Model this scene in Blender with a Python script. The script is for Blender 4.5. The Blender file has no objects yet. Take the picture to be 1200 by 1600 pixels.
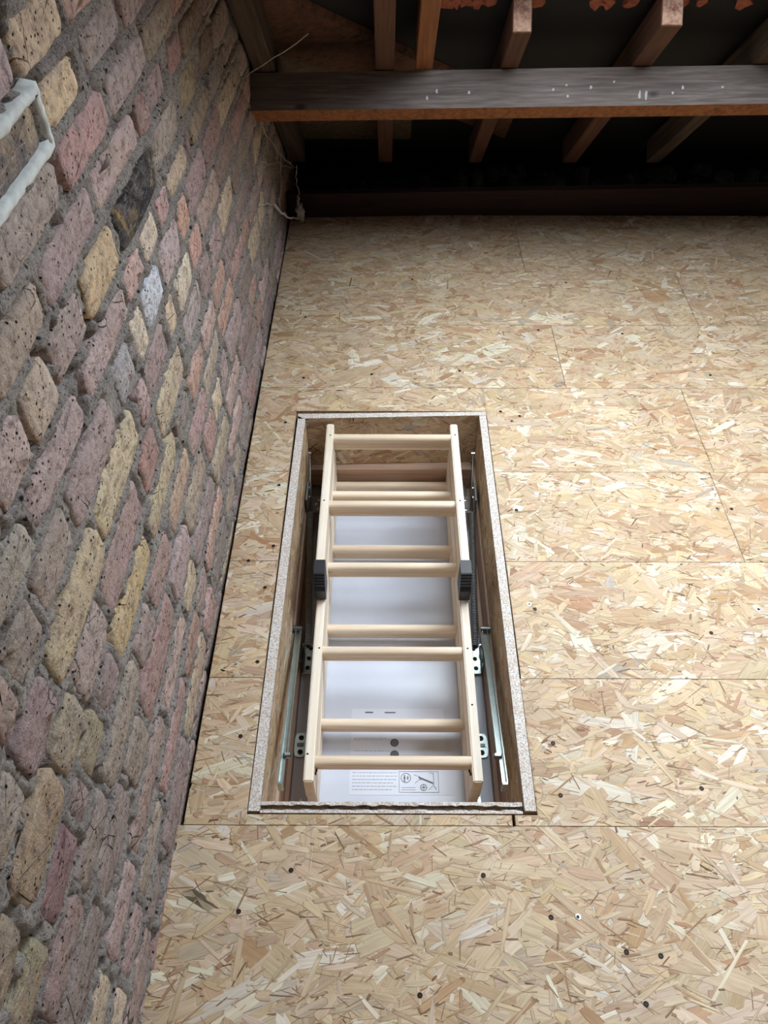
import bpy, bmesh, math, random
import numpy as np
from mathutils import Vector, Matrix

random.seed(7)
RNG = np.random.default_rng(11)
S = 0.87                      # the loft was laid out in survey units; one unit is 0.87 m
PI = math.pi

# ------------------------------------------------------------------ camera
scene = bpy.context.scene
COL = scene.collection
FOC, CAM_H = 1200.0, 1.62
pitch = math.atan2(1324.0, FOC)
cam_d = bpy.data.cameras.new('camera')
cam_d.sensor_fit = 'HORIZONTAL'
cam_d.sensor_width = 36.0
cam_d.lens = 36.0 * FOC / 1200.0
cam_d.clip_start = 0.02
cam = bpy.data.objects.new('camera', cam_d)
COL.objects.link(cam)
cam.location = (0, 0, CAM_H * S)
cam.rotation_euler = (PI / 2 - pitch, 0, 0.0039)
scene.camera = cam

# ------------------------------------------------------------------ light: overcast sky through the roof opening
OPEN_X0, OPEN_X1 = 0.15, 1.22          # opening cut in the roof, across
OPEN_Y0, OPEN_Y1 = 1.42, 2.38          # and up the slope (plan position)
world = bpy.data.worlds.new('overcast_sky')
scene.world = world
world.use_nodes = True
bg = world.node_tree.nodes['Background']
bg.inputs['Color'].default_value = (0.83, 0.92, 1.0, 1)
bg.inputs['Strength'].default_value = 13.2
scene.view_settings.view_transform = 'Standard'
scene.view_settings.look = 'None'
scene.view_settings.gamma = 1.0
scene.view_settings.use_curve_mapping = False
scene.view_settings.exposure = 0.0
scene.cycles.max_bounces = 8
scene.cycles.diffuse_bounces = 5
scene.cycles.use_denoising = True

# ------------------------------------------------------------------ roof plane helpers (survey units)
SLOPE = math.radians(40.0)
DN = np.array([0, math.cos(SLOPE), -math.sin(SLOPE)])      # down the slope
NO = np.array([0, math.sin(SLOPE), math.cos(SLOPE)])       # outwards through the roof
def roof(x, y, off=0.0):
    """point on the plane of the rafter undersides, moved outwards by off"""
    return np.array([x, y, 2.977 - 0.839 * y]) + NO * off
def roof_y(x, y, off):
    return np.array([x, y, 2.977 + off / 0.766 - 0.839 * y])

# portals mark the openings for the renderer so that the sky is sampled through them
SKY2_X0, SKY2_X1, SKY2_Y0, SKY2_Y1 = 1.40, 3.10, 0.30, 1.90       # unseen second opening, added along the slope to light the wall
for (x0, x1, y0, y1) in ((OPEN_X0, OPEN_X1, OPEN_Y0, OPEN_Y1), (SKY2_X0, SKY2_X1, SKY2_Y0, SKY2_Y1)):
    pl = bpy.data.lights.new('roof_opening_portal', 'AREA')
    pl.shape = 'RECTANGLE'
    pl.size = (x1 - x0) * S
    pl.size_y = (y1 - y0) / math.cos(SLOPE) * S
    pl.cycles.is_portal = True
    po = bpy.data.objects.new('roof_opening_portal', pl)
    COL.objects.link(po)
    po.location = roof_y((x0 + x1) / 2, (y0 + y1) / 2, 0.19) * S
    po.rotation_euler = Vector((-NO[0], -NO[1], -NO[2])).to_track_quat('-Z', 'Y').to_euler()

# ------------------------------------------------------------------ materials
def lin(c):
    return tuple(((v / 255) / 12.92 if v / 255 <= 0.04045 else ((v / 255 + 0.055) / 1.055) ** 2.4) for v in c[:3])
def lin4(c): return (*lin(c), 1.0)

class NT:
    def __init__(self, name):
        self.m = bpy.data.materials.new(name); self.m.use_nodes = True
        self.t = self.m.node_tree; self.b = self.t.nodes['Principled BSDF']
    def n(self, typ, **kw):
        nd = self.t.nodes.new(typ)
        for k, v in kw.items():
            if k.startswith('i_'): nd.inputs[k[2:].replace('_', ' ')].default_value = v
            elif k.startswith('x_'): nd.inputs[int(k[2:])].default_value = v
            else: setattr(nd, k, v)
        return nd
    def l(self, a, b): self.t.links.new(a, b)
    def set(self, **kw):
        for k, v in kw.items(): self.b.inputs[k.replace('_', ' ')].default_value = v
    def mapping(self, src, scale=(1, 1, 1), rot=(0, 0, 0)):
        mp = self.n('ShaderNodeMapping'); mp.inputs['Scale'].default_value = scale; mp.inputs['Rotation'].default_value = rot
        self.l(src, mp.inputs['Vector']); return mp.outputs['Vector']
    def noise(self, vec, scale, detail=4, rough=0.55, dist=0.0):
        nd = self.n('ShaderNodeTexNoise'); nd.inputs['Scale'].default_value = scale; nd.inputs['Detail'].default_value = detail
        nd.inputs['Roughness'].default_value = rough; nd.inputs['Distortion'].default_value = dist
        self.l(vec, nd.inputs['Vector']); return nd.outputs['Fac']
    def voro(self, vec, scale, feature='F1'):
        nd = self.n('ShaderNodeTexVoronoi', feature=feature); nd.inputs['Scale'].default_value = scale
        self.l(vec, nd.inputs['Vector']); return nd.outputs['Distance']
    def ramp(self, fac, stops):
        r = self.n('ShaderNodeValToRGB'); e = r.color_ramp.elements
        while len(e) < len(stops): e.new(0.5)
        for el, (p, c) in zip(e, stops):
            el.position = p; el.color = (c, c, c, 1) if isinstance(c, (int, float)) else (*c[:3], 1)
        self.l(fac, r.inputs['Fac']); return r.outputs['Color']
    def mix(self, fac, a, b, blend='MIX'):
        m = self.n('ShaderNodeMix', data_type='RGBA', blend_type=blend)
        for sock, v in ((m.inputs['Factor'], fac), (m.inputs[6], a), (m.inputs[7], b)):
            if hasattr(v, 'is_output'): self.l(v, sock)
            elif sock is m.inputs['Factor']: sock.default_value = v
            else: sock.default_value = (*v[:3], 1)
        return m.outputs[2]
    def math(self, op, a, b=0.0):
        m = self.n('ShaderNodeMath', operation=op)
        for sock, v in zip(m.inputs, (a, b)):
            if hasattr(v, 'is_output'): self.l(v, sock)
            else: sock.default_value = v
        return m.outputs[0]
    def bump(self, h, strength=0.3, dist=0.002, prev=None):
        b = self.n('ShaderNodeBump'); b.inputs['Strength'].default_value = strength; b.inputs['Distance'].default_value = dist
        self.l(h, b.inputs['Height'])
        if prev is not None: self.l(prev, b.inputs['Normal'])
        self.l(b.outputs['Normal'], self.b.inputs['Normal']); return b.outputs['Normal']
    def pos(self):
        return self.n('ShaderNodeNewGeometry').outputs['Position']
    def col(self, c): self.l(c, self.b.inputs['Base Color'])

def mat_wood(name, base, dark, axis='X', grain=90, rough=0.6, rot=(0, 0, 0), contrast=(0.35, 0.7), knots=True, bump=0.25, weather=None):
    t = NT(name); p = t.pos()
    if rot != (0, 0, 0): p = t.mapping(p, (1, 1, 1), rot)
    sc = {'X': (0.05, 1, 1), 'Y': (1, 0.05, 1), 'Z': (1, 1, 0.05)}[axis]
    v = t.mapping(p, sc)
    g = t.noise(v, grain, 5, 0.6, 0.4)
    c = t.mix(t.ramp(g, [(contrast[0], 0.0), (contrast[1], 1.0)]), lin(dark), lin(base))
    g2 = t.noise(t.mapping(p, tuple(a * 1.0 for a in sc)), grain * 3.2, 2, 0.5)
    c = t.mix(t.ramp(g2, [(0.3, 0.45), (0.6, 0.0)]), c, lin(dark))
    big = t.noise(p, 5, 2)
    c = t.mix(t.ramp(big, [(0.3, 0.25), (0.65, 0.0)]), c, tuple(x * 0.8 for x in lin(base)))
    if knots:
        k = t.voro(t.mapping(p, {'X': (0.5, 1, 1), 'Y': (1, 0.5, 1), 'Z': (1, 1, 0.5)}[axis]), 9)
        c = t.mix(t.ramp(k, [(0.04, 0.9), (0.10, 0.0)]), c, tuple(x * 0.45 for x in lin(dark)))
    if weather is not None:
        w = t.noise(p, 24, 6, 0.7)
        c = t.mix(t.ramp(w, [(0.42, 0.0), (0.62, 0.8)]), c, lin(weather))
    t.col(c); t.set(Roughness=rough)
    t.bump(t.math('ADD', g, t.math('MULTIPLY', g2, 0.6)), bump, 0.0015)
    return t.m

def mat_plain(name, c, rough=0.5, metal=0.0, spec=None, var=0.12, scale=40, bump=0.0):
    t = NT(name); p = t.pos()
    n = t.noise(p, scale, 4)
    t.col(t.mix(t.ramp(n, [(0.3, 1.0), (0.7, 0.0)]), lin(c), tuple(x * (1 - var) for x in lin(c))))
    t.set(Roughness=rough, Metallic=metal)
    if spec is not None: t.b.inputs['Specular IOR Level'].default_value = spec
    if bump: t.bump(n, bump, 0.002)
    return t.m

def mat_strand():
    t = NT('osb_strand')
    tint = t.n('ShaderNodeAttribute', attribute_name='tint').outputs['Color']
    wl = t.n('ShaderNodeSeparateXYZ'); t.l(t.n('ShaderNodeAttribute', attribute_name='size').outputs['Vector'], wl.inputs[0])
    uv = t.n('ShaderNodeUVMap', uv_map='grain').outputs['UV']
    g = t.noise(t.mapping(uv, (9, 170, 1)), 1.0, 4, 0.6, 0.3)
    g2 = t.noise(t.mapping(uv, (14, 420, 1)), 1.0, 2, 0.5)
    blot = t.noise(t.mapping(uv, (14, 26, 1)), 1.0, 3, 0.55)
    c = t.mix(t.ramp(g, [(0.33, 0.62), (0.62, 0.0)]), tint, (0.70, 0.62, 0.54), 'MULTIPLY')
    c = t.mix(t.ramp(g2, [(0.30, 0.35), (0.5, 0.0)]), c, (0.62, 0.54, 0.46), 'MULTIPLY')
    c = t.mix(t.ramp(blot, [(0.35, 0.5), (0.6, 0.0)]), c, (0.82, 0.76, 0.70), 'MULTIPLY')
    d = t.math("DIVIDE", wl.outputs[0], 0.0011)
    wob = t.math('ADD', d, t.math('MULTIPLY', t.math('SUBTRACT', t.noise(uv, 60, 2), 0.5), 1.6))
    c = t.mix(t.math('MULTIPLY', t.ramp(wob, [(0.05, 1.0), (0.8, 0.0)]), wl.outputs[1]), c, (0.42, 0.34, 0.28), 'MULTIPLY')
    t.col(c); t.set(Roughness=0.62)
    t.b.inputs['Specular IOR Level'].default_value = 0.3
    t.bump(t.math('ADD', g, t.ramp(wob, [(0.0, 0.0), (0.9, 1.2)])), 0.35, 0.0012)
    return t.m

def mat_osb_edge(name, base, dark, scale=150):
    t = NT(name); p = t.pos()
    a = t.noise(p, scale, 3, 0.7); b = t.noise(p, scale * 2.3, 2)
    c = t.mix(t.ramp(a, [(0.40, 1.0), (0.55, 0.0)]), lin(base), lin(dark))
    c = t.mix(t.ramp(b, [(0.28, 0.85), (0.42, 0.0)]), c, tuple(x * 0.4 for x in lin(dark)))
    c = t.mix(t.ramp(t.noise(p, 30, 3), [(0.35, 0.35), (0.6, 0.0)]), c, lin((186, 160, 130)))
    t.col(c); t.set(Roughness=0.9); t.bump(a, 0.5, 0.002)
    return t.m

def mat_brick():
    t = NT('old_stock_brick'); p = t.pos()
    a1 = t.n('ShaderNodeAttribute', attribute_type='OBJECT', attribute_name='tint').outputs['Color']
    a2 = t.n('ShaderNodeAttribute', attribute_type='OBJECT', attribute_name='blotch').outputs['Color']
    st = t.mapping(p, (1, 0.7, 1))
    n1 = t.noise(p, 14, 5, 0.6, 0.6)
    c = t.mix(t.ramp(n1, [(0.50, 0.0), (0.68, 0.8)]), a1, a2)
    n2 = t.noise(st, 75, 6, 0.72)
    c = t.mix(t.ramp(n2, [(0.34, 1.0), (0.52, 0.0)]), c, (0.42, 0.39, 0.37), 'MULTIPLY')
    n4 = t.noise(t.mapping(p, (1, 0.12, 1), (0.5, 0, 0)), 190, 3, 0.6, 1.0)
    c = t.mix(t.ramp(n4, [(0.58, 0.0), (0.72, 0.5)]), c, tuple(lin((216, 206, 194))))
    dust = t.noise(p, 38, 6, 0.7)
    c = t.mix(t.ramp(dust, [(0.46, 0.0), (0.70, 0.55)]), c, lin((150, 142, 138)))
    v = t.voro(t.mapping(p, (1, 1, 1.3)), 95)
    pv = t.math('MULTIPLY', t.ramp(v, [(0.10, 1.0), (0.24, 0.0)]), t.ramp(t.noise(p, 24, 3), [(0.45, 0.0), (0.53, 1.0)]))
    c = t.mix(pv, c, (0.018, 0.015, 0.014))
    cr = t.voro(t.mapping(p, (1, 1, 1)), 17, 'DISTANCE_TO_EDGE')
    crk = t.math('MULTIPLY', t.ramp(cr, [(0.004, 1.0), (0.016, 0.0)]), t.ramp(t.noise(p, 9, 2), [(0.56, 0.0), (0.62, 0.75)]))
    c = t.mix(crk, c, (0.03, 0.026, 0.024))
    t.col(c); t.set(Roughness=0.92)
    t.b.inputs['Specular IOR Level'].default_value = 0.2
    h = t.math('ADD', t.math('MULTIPLY', n2, 1.0), t.math('MULTIPLY', dust, 1.2))
    h = t.math('SUBTRACT', h, t.math('ADD', t.math('MULTIPLY', pv, 0.9), crk))
    t.bump(h, 0.9, 0.007)
    return t.m

def mat_mortar():
    t = NT('rough_lime_mortar'); p = t.pos()
    a = t.noise(p, 190, 5, 0.8); b = t.noise(p, 18, 4)
    c = t.mix(t.ramp(b, [(0.35, 0.0), (0.65, 1.0)]), lin((168, 160, 155)), lin((192, 185, 178)))
    c = t.mix(t.ramp(a, [(0.36, 1.0), (0.49, 0.0)]), c, lin((82, 78, 77)))
    c = t.mix(t.ramp(a, [(0.57, 0.0), (0.68, 0.9)]), c, lin((224, 220, 212)))
    v = t.voro(p, 60)
    c = t.mix(t.math('MULTIPLY', t.ramp(v, [(0.12, 1.0), (0.26, 0.0)]), t.ramp(t.noise(p, 30, 2), [(0.44, 0.0), (0.52, 1.0)])), c, (0.02, 0.018, 0.018))
    t.col(c); t.set(Roughness=0.95); t.b.inputs['Specular IOR Level'].default_value = 0.2
    t.bump(a, 1.0, 0.009)
    return t.m

M = {}
M['strand'] = mat_strand()
M['osb_core'] = mat_osb_edge('osb_core', (196, 170, 134), (150, 118, 84), 60)
M['osb_edge'] = mat_osb_edge('osb_sawn_edge', (226, 219, 212), (168, 157, 150), 260)
M['osb_edge_dark'] = mat_osb_edge('osb_broken_edge', (150, 134, 118), (84, 68, 56), 120)
M['brick'] = mat_brick()
M['mortar'] = mat_mortar()
M['paint_mortar'] = mat_plain('white_painted_mortar', (214, 220, 218), 0.85, var=0.25, scale=70, bump=0.6)
M['pine_y'] = mat_wood('pine_stringer', (244, 235, 220), (230, 211, 186), 'Y', 70, 0.55)
M['pine_x'] = mat_wood('pine_tread', (241, 226, 205), (222, 196, 165), 'X', 70, 0.5)
M['casing_y'] = mat_wood('casing_pine', (206, 178, 158), (170, 138, 116), 'Y', 80, 0.6)
M['casing_x'] = mat_wood('casing_pine_end', (206, 178, 158), (170, 138, 116), 'X', 80, 0.6)
M['purlin_grey'] = mat_wood('weathered_purlin', (126, 115, 110), (80, 70, 66), 'X', 110, 0.85, knots=True)
M['purlin_brown'] = mat_wood('purlin_underside_bounce', (150, 92, 46), (92, 52, 24), 'Y', 60, 0.8, contrast=(0.3, 0.6))  # brown bounce light from the floor is put into this colour
M['rafter'] = mat_wood('old_rafter', (104, 68, 46), (66, 40, 26), 'Y', 70, 0.8, rot=(SLOPE, 0, 0))
M['rafter_dark'] = mat_wood('dark_brown_rafter', (92, 74, 58), (48, 36, 28), 'Y', 70, 0.85, rot=(SLOPE, 0, 0))  # darker grey-brown than the other rafters
M['rafter_orange'] = mat_wood('orange_brown_rafter', (160, 104, 58), (112, 66, 34), 'Y', 70, 0.75, rot=(SLOPE, 0, 0))  # lighter orange-brown than the other rafters
M['rafter_end'] = mat_osb_edge('sawn_rafter_end', (126, 88, 75), (84, 54, 42), 110)
M['board_brown'] = mat_wood('old_sarking', (110, 72, 50), (60, 38, 26), 'X', 60, 0.85, rot=(0, 0, 0.9))
M['board_grey'] = mat_wood('grey_sarking', (112, 94, 74), (70, 56, 44), 'X', 60, 0.85, rot=(0, 0, 0.9))
M['plank'] = mat_wood('shade_darkened_joist', (66, 40, 30), (40, 24, 18), 'X', 60, 0.8)  # colour darkened to stand in for the eaves shade
M['felt'] = mat_plain('bitumen_felt', (13, 13, 16), 0.75, var=0.4, scale=30, bump=0.3)
M['tile'] = mat_plain('clay_tile', (170, 96, 74), 0.9, var=0.5, scale=60, bump=0.6)
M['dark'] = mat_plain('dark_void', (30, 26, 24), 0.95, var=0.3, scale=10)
M['rubble'] = mat_plain('old_rubble', (44, 36, 31), 0.95, var=0.5, scale=50, bump=0.5)  # eaves shade is put into this near-black colour
M['door'] = mat_plain('white_door_skin', (204, 209, 222), 0.28, var=0.05, scale=12)
M['zinc'] = mat_plain('zinc_plated_steel', (206, 220, 216), 0.32, 1.0, var=0.15, scale=60)
M['steel'] = mat_plain('dull_steel', (128, 130, 128), 0.42, 1.0, var=0.2, scale=60)
M['spring'] = mat_plain('spring_steel', (150, 152, 152), 0.45, 0.6, var=0.2, scale=60)
M['screw_dark'] = mat_plain('dark_screw', (58, 48, 40), 0.5, 0.7, var=0.3, scale=300)
M['screw_bright'] = mat_plain('bright_screw', (214, 214, 214), 0.3, 1.0, var=0.1, scale=300)
M['black'] = mat_plain('black_plastic', (34, 34, 38), 0.45, var=0.2, scale=60)
M['gap'] = mat_plain('dark_screw_hole', (30, 20, 14), 0.95, var=0.2, scale=60)  # near-black ring round the dark screw heads
M['sticker'] = mat_plain('label_film', (214, 217, 228), 0.35, var=0.02, scale=20)
M['ink'] = mat_plain('label_ink', (92, 94, 102), 0.5, var=0.1, scale=200)
M['ink_pale'] = mat_plain('label_pale_ink', (158, 160, 168), 0.5, var=0.1, scale=200)
M['web'] = mat_plain('dusty_cobweb', (214, 206, 198), 0.95, var=0.2, scale=100)
M['dropping'] = mat_plain('white_splash', (176, 176, 174), 0.8, var=0.1, scale=100)

# ------------------------------------------------------------------ object helpers
ORG = {}
def place(o, origin, parent):
    origin = np.asarray(origin, float)
    ORG[o.name] = origin
    COL.objects.link(o)
    if parent is not None:
        o.parent = parent
        origin = origin - ORG[parent.name]
    o.location = origin * S

def tag(o, label=None, cat=None, group=None, kind=None):
    if label: o['label'] = label
    if cat: o['category'] = cat
    if group: o['group'] = group
    if kind: o['kind'] = kind
    return o

def empty(name, loc, label=None, cat=None, group=None, kind=None, parent=None):
    o = bpy.data.objects.new(name, None); o.empty_display_size = 0.05
    place(o, loc, parent)
    return tag(o, label, cat, group, kind)

def obj(name, V, F, mats, parent=None, origin=None, smooth=False, midx=None, kind=None, label=None):
    V = np.asarray(V, float)
    if origin is None:
        origin = np.array([(V[:, 0].min() + V[:, 0].max()) / 2, (V[:, 1].min() + V[:, 1].max()) / 2, V[:, 2].min()])
    me = bpy.data.meshes.new(name)
    me.from_pydata(((V - origin) * S).tolist(), [], F if isinstance(F, list) else F.tolist())
    for m in (mats if isinstance(mats, (list, tuple)) else [mats]): me.materials.append(m)
    if midx is not None: me.polygons.foreach_set('material_index', midx)
    if smooth: me.polygons.foreach_set('use_smooth', [True] * len(me.polygons))
    me.update()
    o = bpy.data.objects.new(name, me)
    place(o, origin, parent)
    return tag(o, label, kind=kind)

def copy_to(src, loc, parent, rot=None, name=None):
    o = src.copy()
    if name: o.name = name
    if src.name in ORG: pass
    COL.objects.link(o); o.parent = parent
    l = np.asarray(loc, float); ORG[o.name] = l
    o.location = (l - (ORG[parent.name] if parent is not None else 0)) * S
    if rot is not None: o.rotation_euler = rot
    return o

class MB:
    """collects simple solids into one mesh"""
    def __init__(self): self.V = []; self.F = []; self.M = []
    def add(self, V, F, mi=0):
        b = len(self.V); self.V += [tuple(map(float, v)) for v in V]
        for f in F: self.F.append([i + b for i in f]); self.M.append(mi)
        return self
    def box(self, x0, x1, y0, y1, z0, z1, mi=0, bev=0.0):
        if bev:
            bm = bmesh.new(); bmesh.ops.create_cube(bm, size=1)
            for v in bm.verts: v.co = ((x0 + x1) / 2 + v.co.x * (x1 - x0), (y0 + y1) / 2 + v.co.y * (y1 - y0), (z0 + z1) / 2 + v.co.z * (z1 - z0))
            bmesh.ops.bevel(bm, geom=bm.edges[:], offset=bev, segments=1, affect='EDGES')
            bm.verts.index_update()
            self.add([v.co[:] for v in bm.verts], [[v.index for v in f.verts] for f in bm.faces], mi); bm.free()
            return self
        V = [(x, y, z) for z in (z0, z1) for y in (y0, y1) for x in (x0, x1)]
        return self.add(V, [[0, 2, 3, 1], [4, 5, 7, 6], [0, 1, 5, 4], [1, 3, 7, 5], [3, 2, 6, 7], [2, 0, 4, 6]], mi)
    def bar(self, a, b, w, h, up=(0, 0, 1), mi=0):
        a = np.asarray(a, float); b = np.asarray(b, float); d = b - a; d /= np.linalg.norm(d)
        s = np.cross(d, up); s /= np.linalg.norm(s); u = np.cross(s, d)
        V = [p + s * i * w / 2 + u * j * h / 2 for p in (a, b) for j in (-1, 1) for i in (-1, 1)]
        return self.add(V, [[0, 1, 3, 2], [4, 6, 7, 5], [0, 4, 5, 1], [1, 5, 7, 3], [3, 7, 6, 2], [2, 6, 4, 0]], mi)
    def tube(self, pts, r, n=6, mi=0, closed=True):
        P = [np.asarray(p, float) for p in pts]; rr = r if hasattr(r, '__len__') else [r] * len(P)
        V = []; prev = None
        for i, p in enumerate(P):
            d = P[min(i + 1, len(P) - 1)] - P[max(i - 1, 0)]; d = d / (np.linalg.norm(d) + 1e-12)
            ref = prev if prev is not None else (np.array([0, 0, 1.0]) if abs(d[2]) < 0.9 else np.array([1.0, 0, 0]))
            s = np.cross(d, ref); s /= np.linalg.norm(s) + 1e-12; u = np.cross(s, d); prev = u
            V += [p + rr[i] * (math.cos(2 * PI * k / n) * s + math.sin(2 * PI * k / n) * u) for k in range(n)]
        F = [[i * n + k, i * n + (k + 1) % n, (i + 1) * n + (k + 1) % n, (i + 1) * n + k] for i in range(len(P) - 1) for k in range(n)]
        if closed: F += [list(range(n))[::-1], [(len(P) - 1) * n + k for k in range(n)]]
        return self.add(V, F, mi)
    def prism(self, prof, x0, x1, mi=0):
        """polygon in (y, z) swept along x"""
        n = len(prof); V = [(x0, y, z) for y, z in prof] + [(x1, y, z) for y, z in prof]
        F = [[k, (k + 1) % n, n + (k + 1) % n, n + k] for k in range(n)] + [list(range(n))[::-1], list(range(n, 2 * n))]
        return self.add(V, F, mi)
    def disc(self, c, r, h, n=12, mi=0):
        x, y, z = c
        return self.lathe(c, [(r, 0), (r, h * 0.6), (r * 0.8, h)], n, mi)
    def lathe(self, c, prof, n=12, mi=0):
        V = []; F = []
        for (r, z) in prof: V += [(c[0] + r * math.cos(2 * PI * k / n), c[1] + r * math.sin(2 * PI * k / n), c[2] + z) for k in range(n)]
        for i in range(len(prof) - 1): F += [[i * n + k, i * n + (k + 1) % n, (i + 1) * n + (k + 1) % n, (i + 1) * n + k] for k in range(n)]
        F.append([(len(prof) - 1) * n + k for k in range(n)])
        return self.add(V, F, mi)
    def build(self, name, mats, parent=None, origin=None, smooth=False, kind=None, label=None):
        return obj(name, self.V, self.F, mats, parent, origin, smooth, self.M, kind, label)

# value noise on arrays, for relief
def vnoise(x, y, seed, cell):
    x = np.asarray(x) / cell; y = np.asarray(y) / cell
    xi = np.floor(x).astype(int); yi = np.floor(y).astype(int); fx = x - xi; fy = y - yi
    fx = fx * fx * (3 - 2 * fx); fy = fy * fy * (3 - 2 * fy)
    def h(a, b):
        n = (a * 374761393 + b * 668265263 + seed * 1442695041) & 0xffffffff
        n = ((n ^ (n >> 13)) * 1274126177) & 0xffffffff
        return ((n ^ (n >> 16)) & 0xffff) / 65535.0
    return (h(xi, yi) * (1 - fx) + h(xi + 1, yi) * fx) * (1 - fy) + (h(xi, yi + 1) * (1 - fx) + h(xi + 1, yi + 1) * fx) * fy

# ------------------------------------------------------------------ OSB strands: real flat chips pressed in layers
PALETTE = [((222, 197, 163), .36), ((230, 208, 180), .22), ((240, 229, 208), .12), ((210, 180, 148), .15), ((200, 164, 128), .06),
           ((192, 148, 116), .008), ((216, 196, 166), .09), ((196, 184, 170), .012)]
def clip_poly(poly, x0, x1, y0, y1):
    for ax, lim, sg in ((0, x0, 1), (0, x1, -1), (1, y0, 1), (1, y1, -1)):
        out = []
        for i in range(len(poly)):
            a, b = poly[i], poly[(i + 1) % len(poly)]
            da, db = sg * (a[ax] - lim), sg * (b[ax] - lim)
            if da >= 0: out.append(a)
            if (da >= 0) != (db >= 0):
                t = da / (da - db); out.append(a + (b - a) * t)
        poly = out
        if len(poly) < 3: return []
    return poly

def strands(rects, to3d, parent, seed, dens=1.0, spread=30, depth=0.0009, fine=1.0):
    """chips over the rectangles (u0,u1,v0,v1); to3d maps (u, v, height) to space"""
    r = np.random.default_rng(seed)
    cols = np.array([lin(c) for c, _ in PALETTE]); wts = np.array([w for _, w in PALETTE]); wts /= wts.sum()
    V = []; F = []; tint = []; size = []; uvg = []
    for (u0, u1, v0, v1) in rects:
        A = (u1 - u0 + .06) * (v1 - v0 + .06)
        nb = int(A * 1350 * dens * fine); ns = int(A * 1700 * dens * fine)
        for layer, n in ((0, nb), (1, ns), (2, int(A * 1900 * dens * fine))):
            for k in range(n):
                if layer == 0:
                    L = float(np.clip(r.lognormal(math.log(.112), .40), .04, .26)) / math.sqrt(fine)
                    W = float(np.clip(r.lognormal(math.log(.031), .48), .008, .085)) / math.sqrt(fine); hz = r.uniform(0.0, 0.75)
                else:
                    L = float(np.clip(r.lognormal(math.log(.058), .4), .02, .14)); W = float(np.clip(r.lognormal(math.log(.010), .5), .003, .026)); hz = r.uniform(0.3, 1.0)
                if layer == 2:
                    L = float(np.clip(r.lognormal(math.log(.022), .5), .006, .07)); W = float(np.clip(r.lognormal(math.log(.0020), .5), .0008, .006)); hz = r.uniform(.7, 1.0)
                a = r.normal(0, math.radians(spread)) if r.random() < .80 else r.uniform(-PI / 2, PI / 2)
                cu, cv = r.uniform(u0 - .03, u1 + .03), r.uniform(v0 - .03, v1 + .03)
                e = r.uniform(0, 1, 12); k_ = min(.22, .45 * W / L + .02); ta, tb = r.uniform(.45, 1, 2); bow = r.normal(0, .10)
                P = [(-.5 + k_ * e[0], -.5 * ta), (-.15, -.5 + bow * .5), (.2, -.5 * (.5 + .5 * tb) + bow * .5), (.5 - k_ * e[1], -.5 * tb), (.5 - k_ * e[2] * .6, -.5 * tb + tb * e[3] * .5), (.5 - k_ * e[4] * 1.4, tb * (e[5] - .5) * .4 + tb * .15),
                     (.5 - k_ * e[6], .5 * tb), (.15, .5 + bow * .5), (-.2, .5 * (.5 + .5 * ta) + bow * .5), (-.5 + k_ * e[7], .5 * ta), (-.5 + k_ * e[8] * 1.4, .25 * ta), (-.5 + k_ * e[9] * .6, -.2 * ta * e[10])]
                ca, sa = math.cos(a), math.sin(a)
                poly = [np.array([cu + L * p * ca - W * q * sa, cv + L * p * sa + W * q * ca, p, q]) for p, q in P]
                if any(not (u0 <= q[0] <= u1 and v0 <= q[1] <= v1) for q in poly):
                    poly = clip_poly(poly, u0, u1, v0, v1)
                    if not poly: continue
                b = len(V); ou, ov = r.uniform(0, 20), r.uniform(0, 20)
                ci = r.choice(len(cols), p=wts); c = .83 * cols[ci] * r.uniform(.86, 1.10) * np.array([1, r.uniform(.965, 1.03), r.uniform(.92, 1.06)])
                if layer == 2 and r.random() < .55: c = np.array(lin((160, 126, 98))) * r.uniform(.6, 1.15)
                n_ = len(poly); ed = r.random() ** 1.5
                for q in poly + [sum(poly) / n_]:
                    V.append(to3d(q[0], q[1], depth * (hz - 1.0))); tint.append((*c, 1)); size.append((0.0 if len(size) - b < n_ else W / 2, ed, 0))
                    uvg.append((ou + q[2] * L, ov + q[3] * W))
                F += [[b + i, b + (i + 1) % n_, b + n_] for i in range(n_)]
    V = np.array(V)
    o = obj('strands', V, F, M['strand'], parent, origin=ORG[parent.name], kind='stuff')
    me = o.data
    at = me.attributes.new('tint', 'FLOAT_COLOR', 'POINT'); at.data.foreach_set('color', np.array(tint).ravel())
    at = me.attributes.new('size', 'FLOAT_VECTOR', 'POINT'); at.data.foreach_set('vector', np.array(size).ravel())
    idx = np.zeros(len(me.loops), dtype=np.int32); me.loops.foreach_get('vertex_index', idx)
    for nm, arr in (('grain', uvg),):
        uvm = me.uv_layers.new(name=nm); uvm.data.foreach_set('uv', np.array(arr)[idx].ravel())
    return o

# ================================================================== FLOOR
floor = tag(empty('floor', (0.6, 1.5, -0.02)), kind='structure')
HX0, HX1, HY0, HY1 = -0.290, 0.322, 0.612, 1.908         # hole for the hatch lining
ROWS = [-0.15, 0.222, 0.589, 0.935, 1.290, 1.632, 2.028, 2.392, 2.76, 3.225]
XL, XR = -0.420, 1.9
def board(rects, seed, name='osb_board'):
    g = 0.0006
    mb = MB()
    rr = [(a + (g if not l else 0), b - g, c + g, d - g) for (a, b, c, d, l) in rects]
    for (a, b, c, d) in rr: mb.box(a, b, c, d, -0.0205, -0.0011)
    o = mb.build(name, M['osb_core'], floor)
    strands(rr, lambda u, v, h: (u, v, h), o, seed)
    return o
BOARDS = []
def B_(rects, seed): BOARDS.append((rects, board([(*q, 0) if len(q) == 4 else q for q in rects], seed)))
B_([(-0.436, 1.02, ROWS[0], ROWS[1])], 101); B_([(1.02, XR, ROWS[0], ROWS[1])], 102)
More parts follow.
